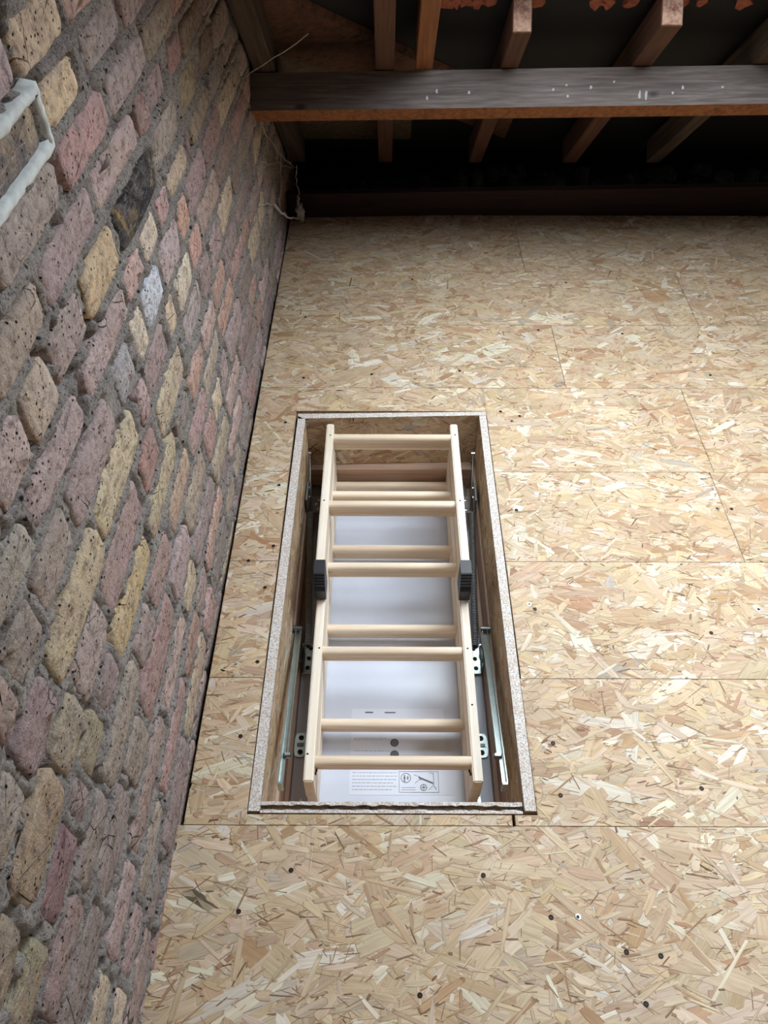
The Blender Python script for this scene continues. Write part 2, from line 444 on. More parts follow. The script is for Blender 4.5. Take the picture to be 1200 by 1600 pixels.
B_([(-0.436, 0.62 + 0.9, ROWS[1], ROWS[2])], 103)
B_([(XL, HX0, ROWS[2], ROWS[3]), (HX0 - .0026, 0.266, ROWS[2], HY0)], 104)
B_([(0.2715, HX1, ROWS[2], HY0), (HX1 - .0026, 1.32, ROWS[2], ROWS[3])], 105)
B_([(XL, HX0, ROWS[3], ROWS[4])], 106); B_([(HX1, 1.40, ROWS[3], ROWS[4])], 107)
B_([(XL, HX0, ROWS[4], ROWS[5])], 108); B_([(HX1, 0.966, ROWS[4], ROWS[5])], 109); B_([(0.966, XR, ROWS[4], ROWS[5])], 110)
B_([(XL, HX0, ROWS[5], ROWS[6]), (HX0 - .0026, HX1 + .0026, HY1, ROWS[6]), (HX1, 0.980, ROWS[5], ROWS[6])], 111); B_([(0.980, XR, ROWS[5], ROWS[6])], 112)
B_([(XL, 0.60, ROWS[6], ROWS[7])], 113); B_([(0.60, XR, ROWS[6], ROWS[7])], 114)
B_([(XL, 1.14, ROWS[7], ROWS[8])], 115); B_([(1.14, XR, ROWS[7], ROWS[8])], 116)
B_([(XL, 0.55, ROWS[8], ROWS[9])], 117); B_([(0.55, XR, ROWS[8], ROWS[9])], 118)

def board_at(x, y):
    for rects, o in BOARDS:
        for q in rects:
            if q[0] <= x <= q[1] and q[2] <= y <= q[3]: return o
    return BOARDS[0][1]
# screws driven into the boards
mb = MB(); mb.lathe((0, 0, 0), [(.0050, .0003), (.0038, .0005), (.0030, .0001), (.0010, .0001)], 10); mb.M = [0 if i < 20 else 1 for i in range(len(mb.F))]
dark_screw = mb.build('screw', [M['gap'], M['screw_dark']], BOARDS[0][1], origin=(0, 0, 0))
mb = MB(); mb.lathe((0, 0, 0), [(.0058, .0002), (.0055, .0009), (.0032, .0011), (.0026, .0003), (.0010, .0003)], 10); mb.M = [0 if i < 20 else 1 for i in range(len(mb.F))]
bright_screw = mb.build('screw', [M['screw_bright'], M['screw_dark']], BOARDS[0][1], origin=(0, 0, 0))
DARK = [(-.188, .5), (-.283, .424), (.196, .492), (.32, .416), (.453, .357), (.516, .351), (-.37, 1.29), (-.315, 1.574), (-.321, 1.852), (-.308, 1.342),
        (-.316, 1.201), (-.31, .978), (-.326, .786), (.374, .654), (.375, .772), (.987, 1.484), (.372, 1.477), (.381, 1.135), (.369, 1.908), (.428, 1.886), (.811, 1.065),
        (.679, .67), (.471, .274), (.064, .286), (-.05, 2.10), (-.28, 2.08), (.25, 2.12), (.55, 2.36), (.85, 2.34), (-.3, 2.44), (.1, 2.7), (.7, 2.68), (1.1, 2.1)]
BRIGHT = [(.372, .417), (.368, 1.150), (.951, 1.135), (.945, 1.484), (.40, 1.86)]
for lst, src in ((DARK, dark_screw), (BRIGHT, bright_screw)):
    for i, (x, y) in enumerate(lst):
        b = board_at(x, y)
        if i == 0:
            src.parent = b; src.location = (np.array([x, y, 0]) - ORG[b.name]) * S
        else: copy_to(src, (x, y, 0), b)

# saw overrun marks beside the lining are real slots left between boards (see the gaps above)

# ================================================================== WALL: old stock bricks in rough mortar
WX = -0.43
wall = tag(empty('wall_left', (WX - 0.05, 1.5, -0.1)), kind='structure')
MB().box(WX - 0.42, WX - 0.060, -3.2, 4.2, -0.5, 3.3).build('wall_core', M['mortar'], wall)
LINES = [-.07, .02, .115, .205, .30, .412, .503, .593, .696, .79, .885, .958, 1.052, 1.13, 1.206, 1.2815, 1.36, 1.445, 1.53]
KNOWN = {
 4: [(.150,.338,124,108,102), (.350,.519,132,114,108)],
 5: [(.173,.322,134,108,102), (.334,.470,128,112,106), (.702,.809,142,118,110), (.822,.979,150,112,106), (1.016,1.221,168,132,102), (1.233,1.427,158,120,118)],
 6: [(.149,.247,130,122,88), (.266,.385,124,84,88), (.397,.450,128,108,106), (.462,.549,136,122,90), (.561,.648,130,106,104), (.660,.896,176,146,84), (.920,1.174,166,148,106)],
 7: [(.148,.248,132,116,92), (.261,.417,146,120,84), (.429,.523,142,126,98), (.535,.679,150,128,120), (.691,.933,150,116,114), (.946,1.067,152,104,92), (1.100,1.324,172,152,112), (1.383,1.577,154,136,134)],
 8: [(.270,.370,134,122,110), (.382,.494,132,106,106), (.508,.743,168,146,104), (.757,1.005,178,158,116), (1.022,1.084,164,130,128), (1.096,1.258,146,118,116), (1.284,1.367,186,162,120), (1.379,1.531,190,176,144), (1.548,1.657,188,132,112), (1.673,1.933,160,132,116), (1.945,2.194,132,106,96)],
 9: [(.381,.439,140,112,98), (.451,.544,130,116,106), (.556,.690,140,122,110), (.702,.922,148,124,120), (.963,1.060,140,136,140), (1.091,1.165,184,166,136), (1.177,1.307,170,178,190), (1.325,1.482,166,144,144), (1.494,1.591,186,134,106), (1.607,1.831,152,120,120), (1.843,2.067,140,104,98)],
 10: [(.455,.599,140,130,114), (.619,.836,156,130,126), (.866,1.106,160,134,130), (1.119,1.238,178,136,126), (1.250,1.359,186,166,138), (1.376,1.469,176,130,126), (1.485,1.664,176,154,120), (1.750,1.998,140,122,92)],
 11: [(.578,.685,164,138,130), (.697,.794,168,146,124), (.806,.944,150,128,120), (.956,1.134,184,152,100), (1.146,1.412,88,82,80), (1.440,1.651,150,138,122), (1.712,1.891,138,122,86), (1.928,2.131,112,92,70)],
 12: [(.657,.839,150,130,110), (.851,1.092,150,122,122), (1.104,1.369,164,134,130), (1.469,1.611,148,118,118), (1.667,1.791,150,104,98), (1.803,2.048,120,100,76)],
 13: [(.760,.998,146,128,118), (1.010,1.246,168,120,116), (1.258,1.496,150,130,126), (1.508,1.760,136,120,98)],
 14: [(.790,.985,84,78,78), (1.016,1.161,192,162,112), (1.215,1.414,142,126,124)],
 15: [(.812,.975,150,124,126), (.987,1.159,186,160,116)],
}
COMMON = [(150,126,122), (146,120,118), (158,128,124), (140,118,110), (168,146,118), (150,132,112), (156,114,106), (138,112,108), (176,154,118), (164,132,120), (134,122,112), (168,124,104)]
def in_view(y, z):
    return z < 1.70 - .2515 * y + .10 and z < 2.99 - .839 * y + .06 and y > -0.05
courses = []
for k in range(len(LINES) - 1):
    z0, z1 = LINES[k], LINES[k + 1]
    known = sorted(KNOWN.get(k, []))
    row = list(known); spans = []
    cur = 0.02 - (0.13 if k % 2 else 0)
    for q in known: spans.append((cur, q[0] - .010)); cur = q[1] + .010
    spans.append((cur, 3.55))
    for a, b in spans:
        x = a
        while b - x > .045:
            L = random.choice([.238, .238, .115, .245, .16]) * random.uniform(.93, 1.06)
            if b - (x + L) < .07: L = b - x if b - x < .30 else (b - x) / 2 - .006
            c = random.choice(COMMON); j = random.uniform(.90, 1.08)
            row.append((x, x + L, *[v * j for v in c])); x += L + random.uniform(.010, .017)
    for (y0, y1, r_, g_, b_) in row:
        ym = (y0 + y1) / 2
        if in_view(ym, (z0 + z1) / 2): courses.append((k, y0, y1, z0, z1, (r_, g_, b_)))

def brick(k, y0, y1, z0, z1, c, seed):
    r = np.random.default_rng(seed)
    jt = .0095 + r.uniform(-.002, .003)
    a, b = (y1 - y0) / 2 - .001, (z1 - z0) / 2 - jt
    cy, cz = (y0 + y1) / 2, (z0 + z1) / 2 + r.uniform(-.002, .002)
    n = 22; face = WX + r.uniform(-.004, .004)
    tiltz, tilty = r.uniform(-.05, .05), r.uniform(-.02, .02)
    wob = [r.uniform(-1, 1) for _ in range(n)]
    V = []
    for (ins, dx) in ((0.0, -.045), (0.0, -.0040), (.0035, -.0004), (.018, .0006)):
        for i in range(n):
            th = 2 * PI * (i + .5) / n
            e = 2 / 5.5
            py = a * math.copysign(abs(math.cos(th)) ** e, math.cos(th)); pz = b * math.copysign(abs(math.sin(th)) ** e, math.sin(th))
            w = .0028 * wob[i] + .0012 * wob[(i * 7) % n]
            ry, rz = math.cos(th), math.sin(th)
            py -= (ins - w) * (ry if abs(ry) > .2 else ry * .4); pz -= (min(ins, b * .4) - w) * rz
            rough = r.uniform(-.0012, .0012) if ins else r.uniform(-.001, .001)
            V.append((face + dx + rough + tiltz * (pz) + tilty * py, cy + py, cz + pz))
    V.append((face + .001 + r.uniform(-.001, .0015), cy, cz))
    F = []
    for q in range(3): F += [[q * n + i, q * n + (i + 1) % n, (q + 1) * n + (i + 1) % n, (q + 1) * n + i] for i in range(n)]
    F += [[3 * n + i, 3 * n + (i + 1) % n, 4 * n] for i in range(n)]
    o = obj('brick', V, F, M['brick'], wall, origin=(face, cy, cz), smooth=True)
    cl = np.array(lin(c)); cl = (cl * .58 + cl.mean() * np.array([1.03, .98, .95]) * .42) * 1.75; o['tint'] = [float(x) for x in cl]
    alt = np.array(lin(random.choice([(150,128,124), (128,106,100), (170,150,118), (160,118,108), (120,112,108), (140,124,118)])))
    o['blotch'] = [float(x) for x in (cl * .45 + alt * .55 * (cl.sum() / alt.sum()) ** .6)]
    return o
print('bricks', len(courses))
painted = None
for i, q in enumerate(courses):
    o = brick(*q, 1000 + i)
    if q[0] == 14 and abs(q[1] - .79) < 1e-6: o['blotch'] = [float(x) for x in lin((200, 176, 146))]; o['label'] = 'sooty brick framed by white painted joints'
    if q[0] == 11 and abs(q[1] - 1.146) < 1e-6: o['tint'] = [float(x) for x in lin((60, 58, 60))]; o['blotch'] = [float(x) for x in lin((186, 156, 104))]; o['label'] = 'black burnt brick with yellow patch'
    if q[0] == 9 and abs(q[1] - 1.177) < 1e-6: o['blotch'] = [float(x) for x in lin((196, 206, 220))]; o['label'] = 'brick splashed with pale blue-white paint'
# mortar: one dense rough skin, pitted, standing almost flush with the bricks
gy = np.arange(-0.1, 3.56, .0062); gz = np.arange(-0.07, 1.72, .0062)
Yg, Zg = np.meshgrid(gy, gz, indexing='ij')
h = vnoise(Yg, Zg, 1, .045) * .5 + vnoise(Yg, Zg, 2, .018) * .7 + vnoise(Yg, Zg, 3, .0075) * .9
h = (h / 2.1 - .5)
big = vnoise(Yg, Zg, 5, .22) - .5
pit = np.clip((vnoise(Yg, Zg, 6, .021) * .6 + vnoise(Yg, Zg, 7, .06) * .5 - .70) * 6, 0, 1)
inside = np.zeros_like(Yg)
for (k, y0, y1, z0, z1, c) in courses:
    i0, i1 = np.searchsorted(gy, y0), np.searchsorted(gy, y1); j0, j1 = np.searchsorted(gz, z0 + .007), np.searchsorted(gz, z1 - .007)
    sub = np.minimum(np.minimum(gy[i0:i1, None] - y0, y1 - gy[i0:i1, None]), np.minimum(gz[None, j0:j1] - z0 - .007, z1 - .007 - gz[None, j0:j1]))
    inside[i0:i1, j0:j1] = np.clip(sub / .009, 0, 1)
hole = np.zeros_like(Yg)
for q, (k, y0, y1, z0, z1, c) in enumerate(courses):
    rh = np.random.default_rng(5000 + q)
    if rh.random() < .42:
        zc = z0 + (z1 - z0) * rh.uniform(.2, .8); hl = rh.uniform(.010, .030); hw = rh.uniform(.004, .009); yc = y1 + .004
        i0, i1 = np.searchsorted(gy, yc - .05), np.searchsorted(gy, yc + .05); j0, j1 = np.searchsorted(gz, zc - .06), np.searchsorted(gz, zc + .06)
        yy, zz = Yg[i0:i1, j0:j1] - yc + .15 * (Zg[i0:i1, j0:j1] - zc), Zg[i0:i1, j0:j1] - zc
        hole[i0:i1, j0:j1] = np.maximum(hole[i0:i1, j0:j1], np.clip(1.6 - 1.6 * ((yy / hw) ** 2 + (zz / hl) ** 2), 0, 1))
X = WX + .0008 + .016 * h + .007 * big - .020 * pit - .012 * inside - .034 * hole
Vm = np.stack([X, Yg, Zg], -1).reshape(-1, 3)
nz = len(gz); ii, jj = np.meshgrid(np.arange(len(gy) - 1), np.arange(nz - 1), indexing='ij')
a0 = (ii * nz + jj).ravel(); Fm = np.stack([a0, a0 + nz, a0 + nz + 1, a0 + 1], -1)
keep = (Vm[a0, 2] < 1.85 - .2515 * Vm[a0, 1]) & (Vm[a0, 2] < 3.10 - .839 * Vm[a0, 1])
obj('mortar', Vm, Fm[keep], M['mortar'], wall, smooth=True, kind='stuff')
# the white painted joints round one brick
mb = MB()
y0, y1, z0, z1 = .790, .996, 1.2125, 1.2765
rows = []
ring = []
for (p, q) in (((y0, z0), (y1, z0)), ((y1, z0), (y1, z1)), ((y1, z1), (y0, z1)), ((y0, z1), (y0, z0))):
    for t in np.linspace(0, 1, 15)[:-1]: ring.append((p[0] + (q[0] - p[0]) * t, p[1] + (q[1] - p[1]) * t))
cyy, czz = (y0 + y1) / 2, (z0 + z1) / 2; rr_ = np.random.default_rng(77); N_ = len(ring); V = []
for (kin, dx) in ((-.0085, -.012), (-.0075, .0060), (-.002, .0088), (.003, .0086), (.0080, .0060), (.0095, -.012)):
    for (a, b) in ring:
        sy = max(-1, min(1, (a - cyy) / ((y1 - y0) / 2))) ; sz = max(-1, min(1, (b - czz) / ((z1 - z0) / 2)))
        oy = sy if abs(sy) > .97 else 0; oz = sz if abs(sz) > .97 else 0
        V.append((WX + dx + rr_.uniform(-.0012, .0012), a + oy * (kin + rr_.uniform(-.0015, .0015)), b + oz * (kin + rr_.uniform(-.0015, .0015))))
mb.add(V, [[q * N_ + i, q * N_ + (i + 1) % N_, (q + 1) * N_ + (i + 1) % N_, (q + 1) * N_ + i] for q in range(5) for i in range(N_)])
mb.build('painted_joint', M['paint_mortar'], wall, smooth=True, label='white painted mortar frame')

# ================================================================== HATCH LINING (OSB upstand)
lining = empty('hatch_lining', (0.016, 1.26, -0.20), 'OSB lining boards framing the open hatch hole in the floor', 'hatch frame')
Z0 = -0.205
def lin_board(V, parent, strandrects, to3d, seed, edge=True):
    # V: eight corners bottom 4 then top 4
    F = [[0, 3, 2, 1], [4, 5, 6, 7], [0, 1, 5, 4], [1, 2, 6, 5], [2, 3, 7, 6], [3, 0, 4, 7]]
    o = obj('lining_board', V, F, [M['osb_core'], M['osb_edge']], parent, midx=[0, 1, 0, 0, 0, 0])
    if strandrects: strands(strandrects, to3d, o, seed, depth=.0007)
    return o
def corners(p): return [(x, y, Z0) for x, y in p] + [(x, y, 0.0006) for x, y in p]
lin_board(corners([(-.2885, .618), (-.2640, .618), (-.2585, 1.868), (-.2830, 1.882)]), lining,
          [(.62, 1.868, Z0, -.001)], lambda u, v, h: (-.2640 + .0055 * (u - .618) / 1.25 + .0007 + h, u, v), 201)
lin_board(corners([(.2940, .620), (.3185, .620), (.3205, 1.888), (.2985, 1.886)]), lining,
          [(.622, 1.884, Z0, -.001)], lambda u, v, h: (.2940 + .0045 * (u - .62) / 1.266 - .0007 - h, u, v), 202)
lin_board(corners([(-.2840, 1.8695), (.3215, 1.8890), (.3215, 1.9060), (-.2840, 1.8935)]), lining,
          [(-.26, .298, Z0, -.001)], lambda u, v, h: (u, 1.8695 + .0195 * (u + .284) / .6055 - .0007 - h, v), 203)
# near board: its top edge split into two lips with a broken groove between
prof = [(.6145, Z0), (.6385, Z0), (.6385, -.0002), (.6305, .0004), (.6295, -.012), (.6225, -.012), (.6215, -.0002), (.6145, -.0002)]
mb = MB(); xs = np.linspace(-.2632, .2895, 60); n = len(prof)
for i, x in enumerate(xs):
    j = [0, 0] + [random.uniform(-.0012, .0012) for _ in range(5)] + [0]
    for q, (y, z) in enumerate(prof): mb.V.append((x, y + j[q] * (q in (3, 4, 5, 6)), z + j[q] * 1.2))
for i in range(len(xs) - 1):
    for q in range(n):
        mb.F.append([i * n + q, i * n + (q + 1) % n, (i + 1) * n + (q + 1) % n, (i + 1) * n + q]); mb.M.append(1 if q in (3, 4, 5) else (2 if q in (2, 6) else 0))
mb.F += [list(range(n))[::-1], list(range((len(xs) - 1) * n, len(xs) * n))]; mb.M += [2, 2]
mb.build('lining_board', [M['osb_core'], M['osb_edge_dark'], M['osb_edge']], lining)

# ================================================================== LOFT HATCH: casing, door, springs, arms
hatch = empty('loft_hatch', (0.016, 1.26, -0.335), 'white loft hatch door in a pine casing at the bottom of the opening', 'hatch')
CZ0, CZ1 = -0.335, -0.206
for sgn, xa, xb in ((-1, -.2755, -.2555), (1, .2905, .3105)):
    MB().box(xa, xb, .640, 1.872, CZ0, CZ1, bev=.002).build('casing_board', M['casing_y'], hatch)
    xs0, xs1 = (-.2550, -.2430) if sgn < 0 else (.2780, .2900)
    MB().box(xs0, xs1, .645, 1.865, CZ0, -.300, bev=.0015).build('door_stop', M['casing_y'], hatch)
MB().box(-.2550, .2900, 1.8505, 1.9050, CZ0, CZ1 - .001, bev=.002).build('casing_board', M['casing_x'], hatch)
MB().box(-.2550, .2900, .640, .657, CZ0, CZ1, bev=.002).build('casing_board', M['casing_x'], hatch)
DZ = -0.325
MB().box(-.2425, .2775, .660, 1.848, DZ - .012, DZ, bev=.0015).build('door_panel', M['door'], hatch)

# printed labels stuck on the door
def flat(mb, x0, x1, y0, y1, z, mi=0): return mb.box(x0, x1, y0, y1, z - .0004, z, mi)
def stroke(mb, a, b, w, z, mi=0): return mb.bar((*a, z), (*b, z), w, .0004, (0, 0, 1), mi)
def circ(mb, c, r, w, z, mi=0, n=18):
    for k in range(n):
        a, b = 2 * PI * k / n, 2 * PI * (k + 1) / n
        stroke(mb, (c[0] + r * math.cos(a), c[1] + r * math.sin(a)), (c[0] + r * math.cos(b), c[1] + r * math.sin(b)), w, z, mi)
def text_lines(mb, x0, x1, ys, z, w, mi):
    for y in ys:
        x = x0; end = x1 - random.uniform(0, .25) * (x1 - x0) * (random.random() < .4)
        while x < end:
            l = random.uniform(.003, .011); flat(mb, x, min(x + l, end), y, y + w, z, mi); x += l + .0022
Zs = DZ + .0006
lab = flat(MB(), -.093, .176, .784, .886, Zs).build('instruction_label', M['sticker'], hatch, label='white printed instruction label')
mb = MB(); text_lines(mb, -.086, .030, [.842, .833, .824, .815, .806, .797], Zs + .0004, .0016, 0)
mb.build('print_lines', M['ink_pale'], lab, kind='stuff')
mb = MB(); zz = Zs + .0005
for a, b in (((.036, .846), (.138, .846)), ((.138, .846), (.138, .791)), ((.138, .791), (.036, .791)), ((.036, .791), (.036, .846))): stroke(mb, a, b, .0009, zz)
circ(mb, (.0535, .829), .0125, .0015, zz)
mb.lathe((.050, .8345, zz - .0002), [(.0022, 0), (.0022, .0003)], 8); stroke(mb, (.050, .832), (.050, .824), .0034, zz); stroke(mb, (.050, .824), (.048, .8185), .0014, zz); stroke(mb, (.050, .824), (.052, .8185), .0014, zz)
mb.lathe((.0585, .8325, zz - .0002), [(.0018, 0), (.0018, .0003)], 8); stroke(mb, (.0585, .830), (.0585, .824), .0026, zz); stroke(mb, (.0455, .829), (.0615, .829), .0008, zz)
stroke(mb, (.086, .832), (.124, .816), .0024, zz); stroke(mb, (.087, .829), (.125, .813), .0009, zz); stroke(mb, (.088, .835), (.093, .822), .0010, zz)
stroke(mb, (.090, .826), (.077, .815), .0010, zz); stroke(mb, (.125, .843), (.126, .812), .0012, zz); stroke(mb, (.115, .843), (.126, .840), .0009, zz)
stroke(mb, (.126, .812), (.113, .798), .0010, zz); stroke(mb, (.126, .808), (.132, .799), .0014, zz); stroke(mb, (.075, .838), (.084, .834), .0008, zz)
circ(mb, (.099, .804), .0080, .0018, zz, n=14); stroke(mb, (.094, .804), (.104, .804), .0028, zz); stroke(mb, (.099, .798), (.099, .810), .0016, zz)
mb.build('pictogram', M['ink'], lab)
for yy in (.803, .797): flat(MB(), .042, .078, yy, yy + .0014, zz).build('print_line', M['ink_pale'], lab)
lab2 = flat(MB(), -.093, .160, .892, 1.026, Zs).build('instruction_label', M['sticker'], hatch, label='white printed instruction label with black round symbols')
mb = MB(); text_lines(mb, -.084, .012, [.934, .9385, .902], Zs + .0004, .0015, 0)
mb.build('print_lines', M['ink_pale'], lab2, kind='stuff')
flat(MB(), -.056, -.034, 1.0125, 1.0165, zz).build('print_line', M['ink'], lab2); flat(MB(), -.002, .028, 1.0125, 1.0160, zz).build('print_line', M['ink'], lab2)
for yy in (.926, .893):
    mb = MB(); mb.lathe((.0245, yy, zz - .0003), [(.0115, 0), (.0115, .0004)], 18); d = mb.build('round_symbol', M['ink'], lab2)
mb = MB(); z3 = zz + .0004
stroke(mb, (.018, .924), (.024, .930), .0012, z3); stroke(mb, (.024, .930), (.030, .928), .0012, z3); stroke(mb, (.020, .921), (.031, .923), .0012, z3)
mb.build('pictogram', M['ink_pale'], lab2)

# hinge plates lying beside the ladder, each with three screws
def plate(name, x0, x1, y0, y1, z, screws, mat, thick=.003, notch=False, sm=None):
    mb = MB(); mb.box(x0, x1, y0, y1, z, z + thick, bev=.0012)
    o = mb.build(name, mat, hatch)
    for (x, y) in screws:
        s = MB().lathe((x, y, z + thick - .0002), [(.0066, 0), (.0060, .0022), (.0030, .0028), (.0024, .0012), (.0006, .0012)], 10).build('screw', sm or M['screw_dark'], o)
    return o
pr = plate('hinge_plate', .2480, .2745, 1.131, 1.228, -.318, [(.2575, 1.214), (.2590, 1.180), (.2600, 1.149)], M['zinc'])
plp = plate('hinge_plate', -.2395, -.2060, 1.131, 1.228, -.318, [(-.2190, 1.214), (-.2225, 1.180), (-.2240, 1.149)], M['zinc'])
for sx, x0 in ((1, .2752), (-1, -.2430)):                      # upturned hinge leaf and its knuckle
    par = pr if sx > 0 else plp
    MB().box(x0, x0 + .003, 1.135, 1.232, -.318, -.262, bev=.001).build('hinge_leaf', M['steel'], par)
    mb = MB(); mb.tube([(x0 + .0015 - sx * .006, 1.205, -.285), (x0 + .0015 + sx * .006, 1.205, -.285)], .007, 10); mb.build('rivet', M['zinc'], par)
    mb = MB(); mb.tube([(x0 + .0015 - sx * .005, 1.155, -.285), (x0 + .0015 + sx * .005, 1.155, -.285)], .006, 10); mb.build('rivet', M['steel'], par)
# keyhole plates nearer the front
for sx, cx in ((1, .2575), (-1, -.2270)):
    mb = MB(); ring = []
    n = 20
    for k in range(n):
        a = 2 * PI * k / n
        ring.append((cx + .0165 * math.copysign(abs(math.cos(a)) ** .6, math.cos(a)), .9165 + .034 * math.copysign(abs(math.sin(a)) ** .6, math.sin(a))))
    V = [(x, y, -.3235) for x, y in ring] + [(x, y, -.319) for x, y in ring]
    mb.add(V, [[k, (k + 1) % n, n + (k + 1) % n, n + k] for k in range(n)] + [list(range(n, 2 * n))])
    kp = mb.build('keyhole_plate', M['zinc'], hatch)
    for dy in (-.020, .020):
        MB().lathe((cx - sx * .001, .9165 + dy, -.3195), [(.0075, 0), (.0070, .0022), (.0032, .0026), (.0026, .0010), (.0006, .001)], 10).build('screw', M['screw_dark'], kp)
    mb = MB(); mb.box(cx - .009, cx + .009, .9115, .9215, -.319, -.3165, bev=.001)
    mb.build('latch_tongue', M['steel'], kp)
# small catches by the near ends of the ladder
for x, y in ((.238, .838), (.237, .758), (-.213, .748)):
    mb = MB(); mb.box(x - .006, x + .006, y - .012, y + .010, -.325, -.302, bev=.0015); mb.box(x - .005, x + .005, y + .004, y + .020, -.310, -.305, bev=.001)
    mb.build('catch', M['zinc'], hatch)
# upper hinge brackets
for sx in (1, -1):
    cx = .262 if sx > 0 else -.227
    plate('hinge_plate', cx - .024, cx + .014, 1.700, 1.776, -.262, [(cx + .003, 1.757), (cx - .006, 1.738), (cx + .003, 1.715)], M['spring'], sm=M['screw_bright'])
    MB().box(cx - .024, cx + .010, 1.778, 1.830, -.268, -.262, bev=.001).build('hinge_plate', M['steel'], hatch)
# springs and their pull rods
def coil(p, q, r, turns, wire):
    p, q = np.array(p), np.array(q); d = q - p; L = np.linalg.norm(d); d /= L
    s = np.cross(d, (0, 0, 1)); s /= np.linalg.norm(s); u = np.cross(s, d)
    N = turns * 10
    return [p + d * L * i / N + r * (math.cos(2 * PI * i / 10) * s + math.sin(2 * PI * i / 10) * u) for i in range(N + 1)]
for sx in (1, -1):
    mx = lambda x: x if sx > 0 else .033 - x
    a, b = (mx(.2745), 1.640, -.200), (mx(.2470), 1.150, -.205)
    mb = MB(); mb.tube(coil(a, b, .0085, 84, .0019), .0022, 4); sp = mb.build('tension_spring', M['spring'], hatch, smooth=True)
    mb = MB(); mb.tube([a, b], .0055, 8); mb.build('spring_core', M['black'], sp)
    hook = np.array(a) + np.array([0, .012, .004])
    mb = MB()
    mb.tube([hook + (sx * .004, 0, 0), (mx(.2745), 1.700, -.165), (mx(.2790), 1.795, -.080)], .0021, 6)
    mb.tube([hook - (sx * .005, 0, 0), (mx(.2735), 1.702, -.165), (mx(.2785), 1.795, -.080)], .0021, 6)
    mb.build('pull_rod', M['steel'], sp, smooth=True)
    mb = MB(); mb.tube([(mx(.2735), 1.795, -.080), (mx(.2840), 1.795, -.080)], .0042, 8); mb.build('rod_pin', M['screw_bright'], sp)
    MB().box(min(mx(.282), mx(.288)), max(mx(.282), mx(.288)), 1.655, 1.735, -.225, -.150, bev=.001).build('side_bracket', M['spring'], hatch)
    for yy, zz_ in ((1.722, -.165), (1.70, -.185), (1.672, -.205)):
        mb = MB(); mb.tube([(mx(.2825), yy, zz_), (mx(.2785), yy, zz_)], .0048, 8); mb.build('rivet', M['screw_bright'], hatch)
    # folding steel arms: a channel with a second bar nested inside
    p0, p1 = np.array([mx(.2790), 1.205, -.200]), np.array([mx(.2640), .690, -.035])
    mb = MB(); d = (p1 - p0) / np.linalg.norm(p1 - p0)
    side = np.array([1.0, 0, 0]); up = np.cross(side, d); up /= np.linalg.norm(up); up = up if up[2] > 0 else -up
    w, h_, t_ = .010, .014, .0022
    mb.bar(p0 + side * sx * w / 2, p1 + side * sx * w / 2, t_, h_, up)              # web against the lining
    mb.bar(p0 - up * h_ / 2, p1 - up * h_ / 2, w, t_, up)
    mb.box(p1[0] - w / 2 - .002, p1[0] + w / 2, p1[1] - .003, p1[1] + .003, p1[2] - .030, p1[2] + .010, bev=.001)
    arm = mb.build('folding_arm', M['zinc'], hatch)
    off = side * (-sx * .0085) - up * .003
    q0, q1 = p0 + off + d * .01, p0 + off + d * .455
    mb = MB(); mb.bar(q0, q1, .0035, .012, up)
    mb.box(q1[0] - .006, q1[0] + .006, q1[1] - .003, q1[1] + .003, q1[2] - .012, q1[2] + .008)
    mb.build('inner_bar', M['zinc'], arm)
    mb = MB(); mb.tube([p0 - side * sx * .012, p0 + side * sx * .014], .0095, 10); mb.build('pivot_bolt', M['steel'], arm)
    mb = MB(); mb.tube([q1 - side * .010, q1 + side * .010], .005, 8); mb.build('pivot_bolt', M['steel'], arm)

# ================================================================== FOLDING LADDER
ladder = empty('folding_ladder', (0.0185, 1.30, -0.322), 'pale pine folding loft ladder lying folded in the floor hatch', 'ladder')
LX0, LX1, ST = -.191, .228, .0235
def tread_mesh(parent, y, ztop, mat):
    # board tilted 15 degrees, rounded nosing on top, grooves on the near face
    T, D, r = .0245, .064, .010
    prof = []
    for k in range(5): a = PI / 2 * k / 4; prof.append((-T / 2 + r - r * math.cos(a), -r + r * math.sin(a)))
    for k in range(5): a = PI / 2 * (1 - k / 4); prof.append((T / 2 - r + r * math.cos(a), -r + r * math.sin(a)))
    for k in range(4): a = PI / 2 * k / 3; prof.append((T / 2 - .005 + .005 * math.cos(a), -D + .005 - .005 * math.sin(a)))
    for k in range(4): a = PI / 2 * (1 - k / 3); prof.append((-T / 2 + .005 - .005 * math.cos(a), -D + .005 - .005 * math.sin(a)))
    for z in (-.048, -.040, -.032, -.024):
        prof += [(-T / 2, z - .0016), (-T / 2 + .0022, z), (-T / 2, z + .0016)]
    ca, sa = math.cos(math.radians(15)), math.sin(math.radians(15))
    pr_ = [(y + u * ca - v * sa, ztop + v * ca + u * sa) for u, v in prof]      # the top tips towards the near end
    mb = MB(); mb.prism(pr_, LX0 + ST - .004, LX1 - ST + .004)
    return mb.build('tread', mat, parent, smooth=False)
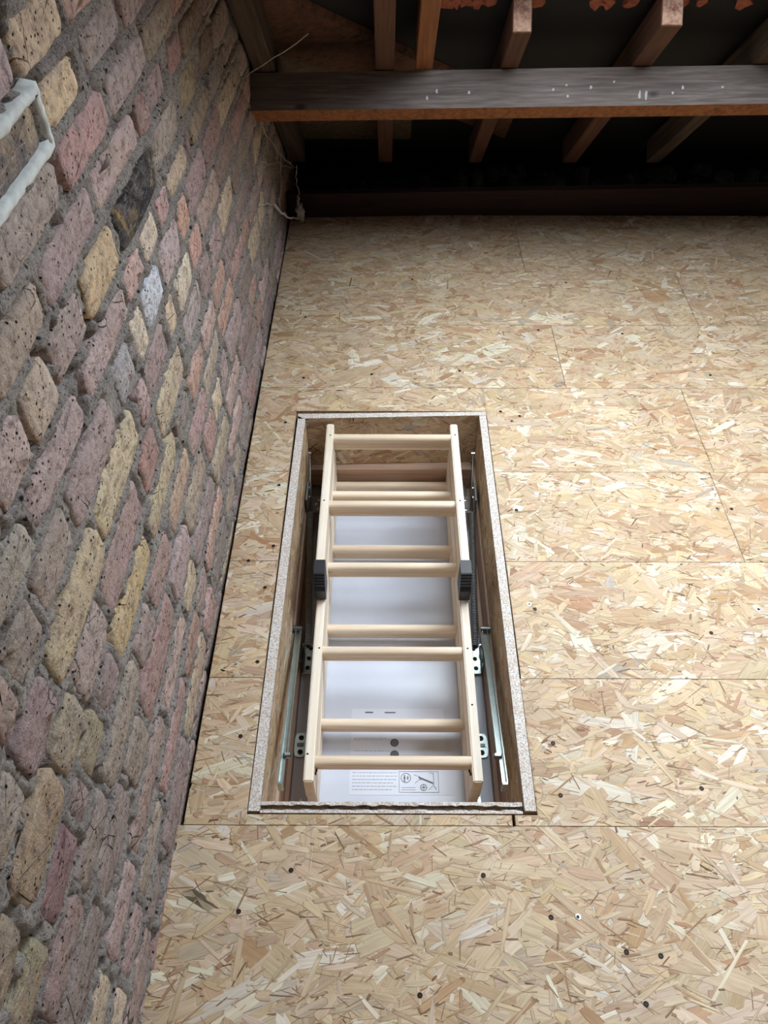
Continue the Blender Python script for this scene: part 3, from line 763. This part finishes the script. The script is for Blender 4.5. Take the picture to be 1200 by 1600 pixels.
def section(label, y0, y1, ztop, depth, treads, cut=0.0):
    e = empty('ladder_section', (0.0185, (y0 + y1) / 2, ztop - depth), parent=ladder)
    e['label'] = label
    for xa, xb in ((LX0, LX0 + ST), (LX1 - ST, LX1)):
        bm = bmesh.new(); bmesh.ops.create_cube(bm, size=1)
        for v in bm.verts:
            v.co = ((xa + xb) / 2 + v.co.x * (xb - xa), (y0 + y1) / 2 + v.co.y * (y1 - y0), ztop - depth / 2 + v.co.z * depth)
            if v.co.y < (y0 + y1) / 2 and v.co.z < ztop - depth / 2: v.co.y += cut
        bmesh.ops.bevel(bm, geom=bm.edges[:], offset=.003, segments=2, affect='EDGES'); bm.verts.index_update()
        obj('stringer', [v.co[:] for v in bm.verts], [[v.index for v in f.verts] for f in bm.faces], M['pine_y'], e); bm.free()
    for (y, z) in treads: tread_mesh(e, y, z, M['pine_x'])
    return e
secA = section('bottom ladder section, against the hatch door', .742, 1.846, -.224, .096, [(.936, -.229), (1.237, -.240), (1.535, -.240), (1.81, -.236)])
secB = section('middle ladder section, reaching the near end', .733, 1.850, -.120, .098, [(.786, -.124), (1.093, -.130), (1.378, -.130), (1.665, -.130)])
secC = section('top ladder section, with black feet', 1.268, 1.868, -.018, .094, [(1.530, -.030), (1.812, -.022)], cut=.01)
for xa in (LX0, LX1 - ST):                               # ribbed black rubber feet
    x0, x1 = xa - .003, xa + ST + .003
    pf = [(1.306, -.0145), (1.262, -.0145)]
    for k in range(5):
        y, z = 1.262 - .0035 * k * .9, -.0145 - .009 * k
        pf += [(y - .0035, z - .0015), (y - .0035, z - .0060), (y - .0010, z - .0075)]
    pf += [(1.240, -.070), (1.246, -.116), (1.306, -.116)]
    mb = MB(); mb.prism(pf, x0, x1); mb.build('foot', M['black'], secC, label='ribbed black rubber foot')
# nail heads in the stringers
mb = MB(); mb.lathe((0, 0, 0), [(.0028, 0), (.0024, .0008)], 8); nail = mb.build('nail', M['screw_dark'], secC, origin=(0, 0, 0))
NAILS = [(LX0 + .014, 1.812, secC, -.018), (LX1 - .010, 1.815, secC, -.018), (LX0 + .010, 1.53, secC, -.018), (LX1 - .012, 1.53, secC, -.018), (LX0 + .016, 1.093, secB, -.120), (LX1 - .012, 1.093, secB, -.120), (LX0 + .006, .80, secB, -.120), (LX1 - .012, .93, secB, -.120)]
for i, (x, y, sec, z) in enumerate(NAILS):
    if i == 0: nail.location = (np.array([x, y, z]) - ORG[sec.name]) * S
    else: copy_to(nail, (x, y, z), sec)
for x in (LX0 + ST + .001, LX1 - ST - .001):             # hinge straps inside the near ends
    for y in (.765, .780, .800):
        mb = MB(); mb.tube([(x - .003, y, -.150 - (y - .765) * 1.2), (x + .003, y, -.150 - (y - .765) * 1.2)], .004, 8); mb.build('screw', M['screw_dark'], secB)

# ================================================================== ROOF
rf = tag(empty('roof', (0.6, 3.0, 0.5)), kind='structure')
def slab(x0, x1, ya, yb, off, th, mat, name, parent=rf, **kw):
    V = []
    for o_ in (off, off + th):
        for (x, y) in ((x0, ya), (x1, ya), (x1, yb), (x0, yb)): V.append(roof_y(x, y, o_))
    return obj(name, V, [[0, 1, 2, 3], [4, 7, 6, 5], [0, 4, 5, 1], [1, 5, 6, 2], [2, 6, 7, 3], [3, 7, 4, 0]], mat, parent, **kw)
RD = .118
RIDGE = -0.55
slab(-.80, OPEN_X0 - .01, RIDGE, 3.95, RD, .02, M['felt'], 'roofing_felt')
slab(OPEN_X0 - .01, OPEN_X1, OPEN_Y1, 3.95, RD, .02, M['felt'], 'roofing_felt')
slab(OPEN_X1, SKY2_X0, RIDGE, 3.95, RD, .02, M['felt'], 'roofing_felt')
slab(SKY2_X0, SKY2_X1, RIDGE, SKY2_Y0, RD, .02, M['felt'], 'roofing_felt')
slab(SKY2_X0, SKY2_X1, SKY2_Y1, 3.95, RD, .02, M['felt'], 'roofing_felt')
slab(SKY2_X1, 3.5, RIDGE, 3.95, RD, .02, M['felt'], 'roofing_felt')
slab(OPEN_X0 - .01, OPEN_X1, RIDGE, OPEN_Y0, RD, .02, M['felt'], 'roofing_felt')
# ragged broken clay tile edge at the foot of the opening
for i, (x, w) in enumerate([(.165, .035), (.20, .02), (.225, .03), (.262, .028), (.298, .026), (.43, .03), (.60, .03), (.632, .026), (.70, .030), (.845, .03), (.90, .02), (1.02, .03)]):
    r = np.random.default_rng(40 + i); n = 9; V = []
    c = roof_y(x, 2.560, RD - .006)
    for o_ in (-.006, .016):
        for k in range(n):
            a = 2 * PI * k / n; q = r.uniform(.55, 1.15)
            V.append(c + np.array([1, 0, 0]) * w * .80 * q * math.cos(a) + DN * (.004 + .034 * q * math.sin(a)) + NO * (o_ + r.uniform(-.004, .004)))
    F = [[k, (k + 1) % n, n + (k + 1) % n, n + k] for k in range(n)] + [list(range(n))[::-1], list(range(n, 2 * n))]
    obj('broken_tile', V, F, M['tile'], rf)
# rest of the loft behind the camera, closed in
yb = RIDGE; zb = 2.977 + RD / .766 - .839 * yb
obj('roofing_felt', [(-.80, yb, zb), (3.5, yb, zb), (3.5, -3.4, zb - .839 * 2.85), (-.80, -3.4, zb - .839 * 2.85), (-.80, yb, zb + .02), (3.5, yb, zb + .02), (3.5, -3.4, zb + .02 - .839 * 2.85), (-.80, -3.4, zb + .02 - .839 * 2.85)],
    [[0, 1, 2, 3], [4, 7, 6, 5], [0, 4, 5, 1], [1, 5, 6, 2], [2, 6, 7, 3], [3, 7, 4, 0]], M['felt'], rf)
tag(MB().box(3.35, 3.45, -3.4, 3.95, -.5, 3.7).build('wall_right', M['board_brown']), kind='structure')
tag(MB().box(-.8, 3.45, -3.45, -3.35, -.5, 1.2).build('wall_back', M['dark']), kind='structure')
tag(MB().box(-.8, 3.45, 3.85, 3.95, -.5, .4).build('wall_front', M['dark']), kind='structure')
under = tag(MB().box(-.8, 3.4, -3.4, 3.9, -.52, -.48).box(-.8, -.30, -3.4, 3.9, -.36, -.34).box(.325, 3.4, -3.4, 3.9, -.36, -.34).box(-.3, .325, -3.4, .60, -.36, -.34).box(-.3, .325, 1.92, 3.9, -.36, -.34).build('ceiling', M['dark']), kind='structure')
MB().box(-.43, 3.3, -3.3, ROWS[0] - .002, -.0205, -.0011).build('osb_board', M['osb_core'], floor)
MB().box(1.902, 3.3, ROWS[0], 3.225, -.0205, -.0011).build('osb_board', M['osb_core'], floor)

# ---- rafters: each a separate timber
def rafter(x0, x1, ya, yb, label, mat, end=None, depth=.092):
    V = []
    for y, cut in ((ya, 1), (yb, 0)):
        for o_ in (0, depth):
            base = roof(0, y)
            for x in (x0, x1): V.append(np.array([x, base[1], base[2]]) + NO * o_)
    F = [[0, 1, 3, 2], [4, 6, 7, 5], [0, 4, 5, 1], [2, 3, 7, 6], [0, 2, 6, 4], [1, 5, 7, 3]]
    bm = bmesh.new(); vs = [bm.verts.new(v) for v in V]
    for i, f in enumerate(F):
        fc = bm.faces.new([vs[k] for k in f]); fc.material_index = 1 if i == 0 else 0
    bmesh.ops.recalc_face_normals(bm, faces=bm.faces[:])
    bmesh.ops.bevel(bm, geom=bm.edges[:], offset=.003, segments=1, affect='EDGES'); bm.verts.index_update()
    o = obj('rafter', [v.co[:] for v in bm.verts], [[v.index for v in f.verts] for f in bm.faces], [mat, end or mat], None, midx=[f.material_index for f in bm.faces]); bm.free()
    return tag(o, label, 'rafter', 'roof rafters')
rafter(-.418, -.352, RIDGE + .2, 3.33, 'dark rafter running up against the brick wall', M['rafter_dark'])
rafter(-.037, .022, RIDGE + .2, 3.33, 'long dull brown rafter crossing above the beam, just left of the orange-brown trimmer', M['rafter'])
rafter(.087, .140, RIDGE + .2, 2.628, 'orange-brown trimmer rafter that stops on the beam', M['rafter_orange'])
rafter(.350, .405, 2.443, 3.33, 'sawn-off rafter with pinkish cut end, nearest the orange trimmer', M['rafter'], M['rafter_end'])
rafter(.753, .813, 2.413, 3.33, 'sawn-off rafter with pale cut end, above the right half of the beam', M['rafter'], M['rafter_end'])
rafter(1.112, 1.168, 2.40, 3.33, 'dark sawn-off rafter at the right edge of the photo', M['rafter_dark'], M['rafter_end'])

# ---- purlin
ux = np.array([1, -.0306, .0257]); ux /= np.linalg.norm(ux)
def pur(x, a, b):        # a down-slope, b outwards
    return np.array([0, 2.566, .6735]) + np.array([.43, 0, 0]) * 0 + ux * (x + .43) + np.array([-.43, 0, 0]) + DN * a + NO * b
V = [pur(x, a, b) for x in (-.44, 3.2) for (a, b) in ((0, 0), (.093, 0), (.093, .112), (0, .112))]
beam = obj('roof_beam', V, [[0, 3, 2, 1], [4, 5, 6, 7], [0, 1, 5, 4], [1, 2, 6, 5], [2, 3, 7, 6], [3, 0, 4, 7]], [M['purlin_grey'], M['purlin_brown']], None, midx=[0, 0, 1, 0, 0, 0])
tag(beam, 'weathered grey horizontal roof beam with underside tinted brown for floor bounce, carrying the rafters', 'beam')
for (x, b, l) in [(.155, .05, .014), (.255, .045, .012), (.125, .03, .016), (.515, .05, .010), (.63, .055, .012), (.555, .062, .007), (.78, .030, .030), (.80, .028, .036), (.91, .05, .014), (.88, .035, .010), (.56, .03, .009), (.70, .07, .008), (1.03, .05, .008)]:
    c = pur(x, -.0008, b); n = 8; V = []
    for k in range(n):
        a = 2 * PI * k / n; V.append(c + ux * .0042 * math.cos(a) * random.uniform(.6, 1.2) + NO * l * .48 * math.sin(a) * random.uniform(.7, 1.1))
    V += [v + DN * .0012 for v in V[:n]]
    obj('splash', V, [list(range(n)), list(range(n, 2 * n))[::-1]] + [[k, n + k, n + (k + 1) % n, (k + 1) % n] for k in range(n)], M['dropping'], beam)

# ---- diagonal sarking boards behind the rafters on the left
def diag(pts, off, th, mat, label):
    V = [roof_y(x, y, off) for x, y in pts] + [roof_y(x, y, off - th) for x, y in pts]; n = len(pts)
    o = obj('sarking_board', V, [list(range(n))[::-1], list(range(n, 2 * n))] + [[k, (k + 1) % n, n + (k + 1) % n, n + k] for k in range(n)], mat, None)
    return tag(o, label, 'board', 'diagonal boards under the roof')
diag([(-.415, 2.35), (-.225, 2.573), (-.05, 2.703), (.255, 2.929), (.50, 3.11), (.50, 3.38), (.20, 3.16), (-.09, 2.95), (-.39, 2.735), (-.415, 2.715)], RD - .002, .022, M['board_brown'], 'wide brown diagonal board behind the rafters by the brick wall')
diag([(-.415, 2.745), (-.385, 2.765), (-.105, 2.965), (.10, 3.12), (.10, 3.40), (-.415, 3.40)], RD - .002, .018, M['board_grey'], 'greyish diagonal board just below the wide brown one')

# ---- eaves joist and rubble
V = []
for z in (-.05, .104):
    V += [(-.425, 3.198, z), (3.30, 3.344, z), (3.30, 3.384, z), (-.425, 3.238, z)]
jo = obj('eaves_joist', V, [[0, 3, 2, 1], [4, 5, 6, 7], [0, 1, 5, 4], [1, 2, 6, 5], [2, 3, 7, 6], [3, 0, 4, 7]], M['plank'], None)
tag(jo, 'dark red-brown timber plank on edge along the far end of the floor', 'plank')
mb = MB(); r = np.random.default_rng(3)
for k in range(60):
    x, y = r.uniform(-.3, 1.8), r.uniform(3.40, 3.50); s_ = r.uniform(.02, .05); z = r.uniform(.0, .10)
    n = 6; V = [(x + s_ * math.cos(2 * PI * j / n) * r.uniform(.6, 1.2), y + s_ * math.sin(2 * PI * j / n) * r.uniform(.6, 1.2), z - s_) for j in range(n)]
    V += [(x + s_ * .7 * math.cos(2 * PI * j / n + .4), y + s_ * .7 * math.sin(2 * PI * j / n + .4), z + s_ * r.uniform(.2, .7)) for j in range(n)]
    mb.add(V, [[j, (j + 1) % n, n + (j + 1) % n, n + j] for j in range(n)] + [list(range(n))[::-1], list(range(n, 2 * n))])
mb.box(-.425, 3.3, 3.40, 3.80, -.10, -.01)
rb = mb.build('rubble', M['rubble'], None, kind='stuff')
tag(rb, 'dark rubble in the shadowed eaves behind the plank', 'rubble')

# ---- cobweb in the corner of wall and eaves
mb = MB(); r = np.random.default_rng(9)
def strand_(a, b, sag, rad, n=9):
    a, b = np.array(a), np.array(b); pts = []
    for i in range(n):
        t = i / (n - 1); p = a + (b - a) * t + np.array([r.normal(0, .003), r.normal(0, .003), -sag * 4 * t * (1 - t) + r.normal(0, .003)]); pts.append(p)
    mb.tube(pts, [rad * r.uniform(.6, 1.5) for _ in pts], 5)
hang = np.array([-.372, 3.115, .075])
strand_((-.424, 2.46, .42), (-.424, 2.80, .25), .0, .0018)
strand_((-.424, 2.80, .25), hang + (0, -.02, -.02), .02, .0050)
strand_(hang + (0, -.02, -.02), hang + (0, .02, .05), .0, .006); strand_(hang + (0, .02, .05), hang + (.0, .06, .16), .0, .002)
strand_(hang + (.006, 0, .02), hang + (.010, .01, -.045), .0, .013); strand_(hang + (0, 0, 0), hang + (.008, .01, -.05), .0, .009)
strand_((-.424, 2.60, .50), (-.420, 2.98, .34), .01, .0012); strand_((-.420, 2.98, .34), hang + (0, .06, .16), .02, .0010)
strand_((-.42, 2.66, .60), hang + (0, .06, .16), .03, .0008); strand_((-.424, 2.9, .18), (-.40, 3.0, .40), .0, .0008)
wb = mb.build('cobweb', M['web'], None, smooth=True)
tag(wb, 'dusty cobweb strand hanging from the brick wall near the eaves', 'cobweb')
mb = MB(); strand_((-.425, 2.47, .80), (-.22, 2.40, .935), .004, .0011, 7)
tag(mb.build('cobweb', M['web'], None, smooth=True), 'single cobweb thread slanting from the wall above the beam', 'cobweb')
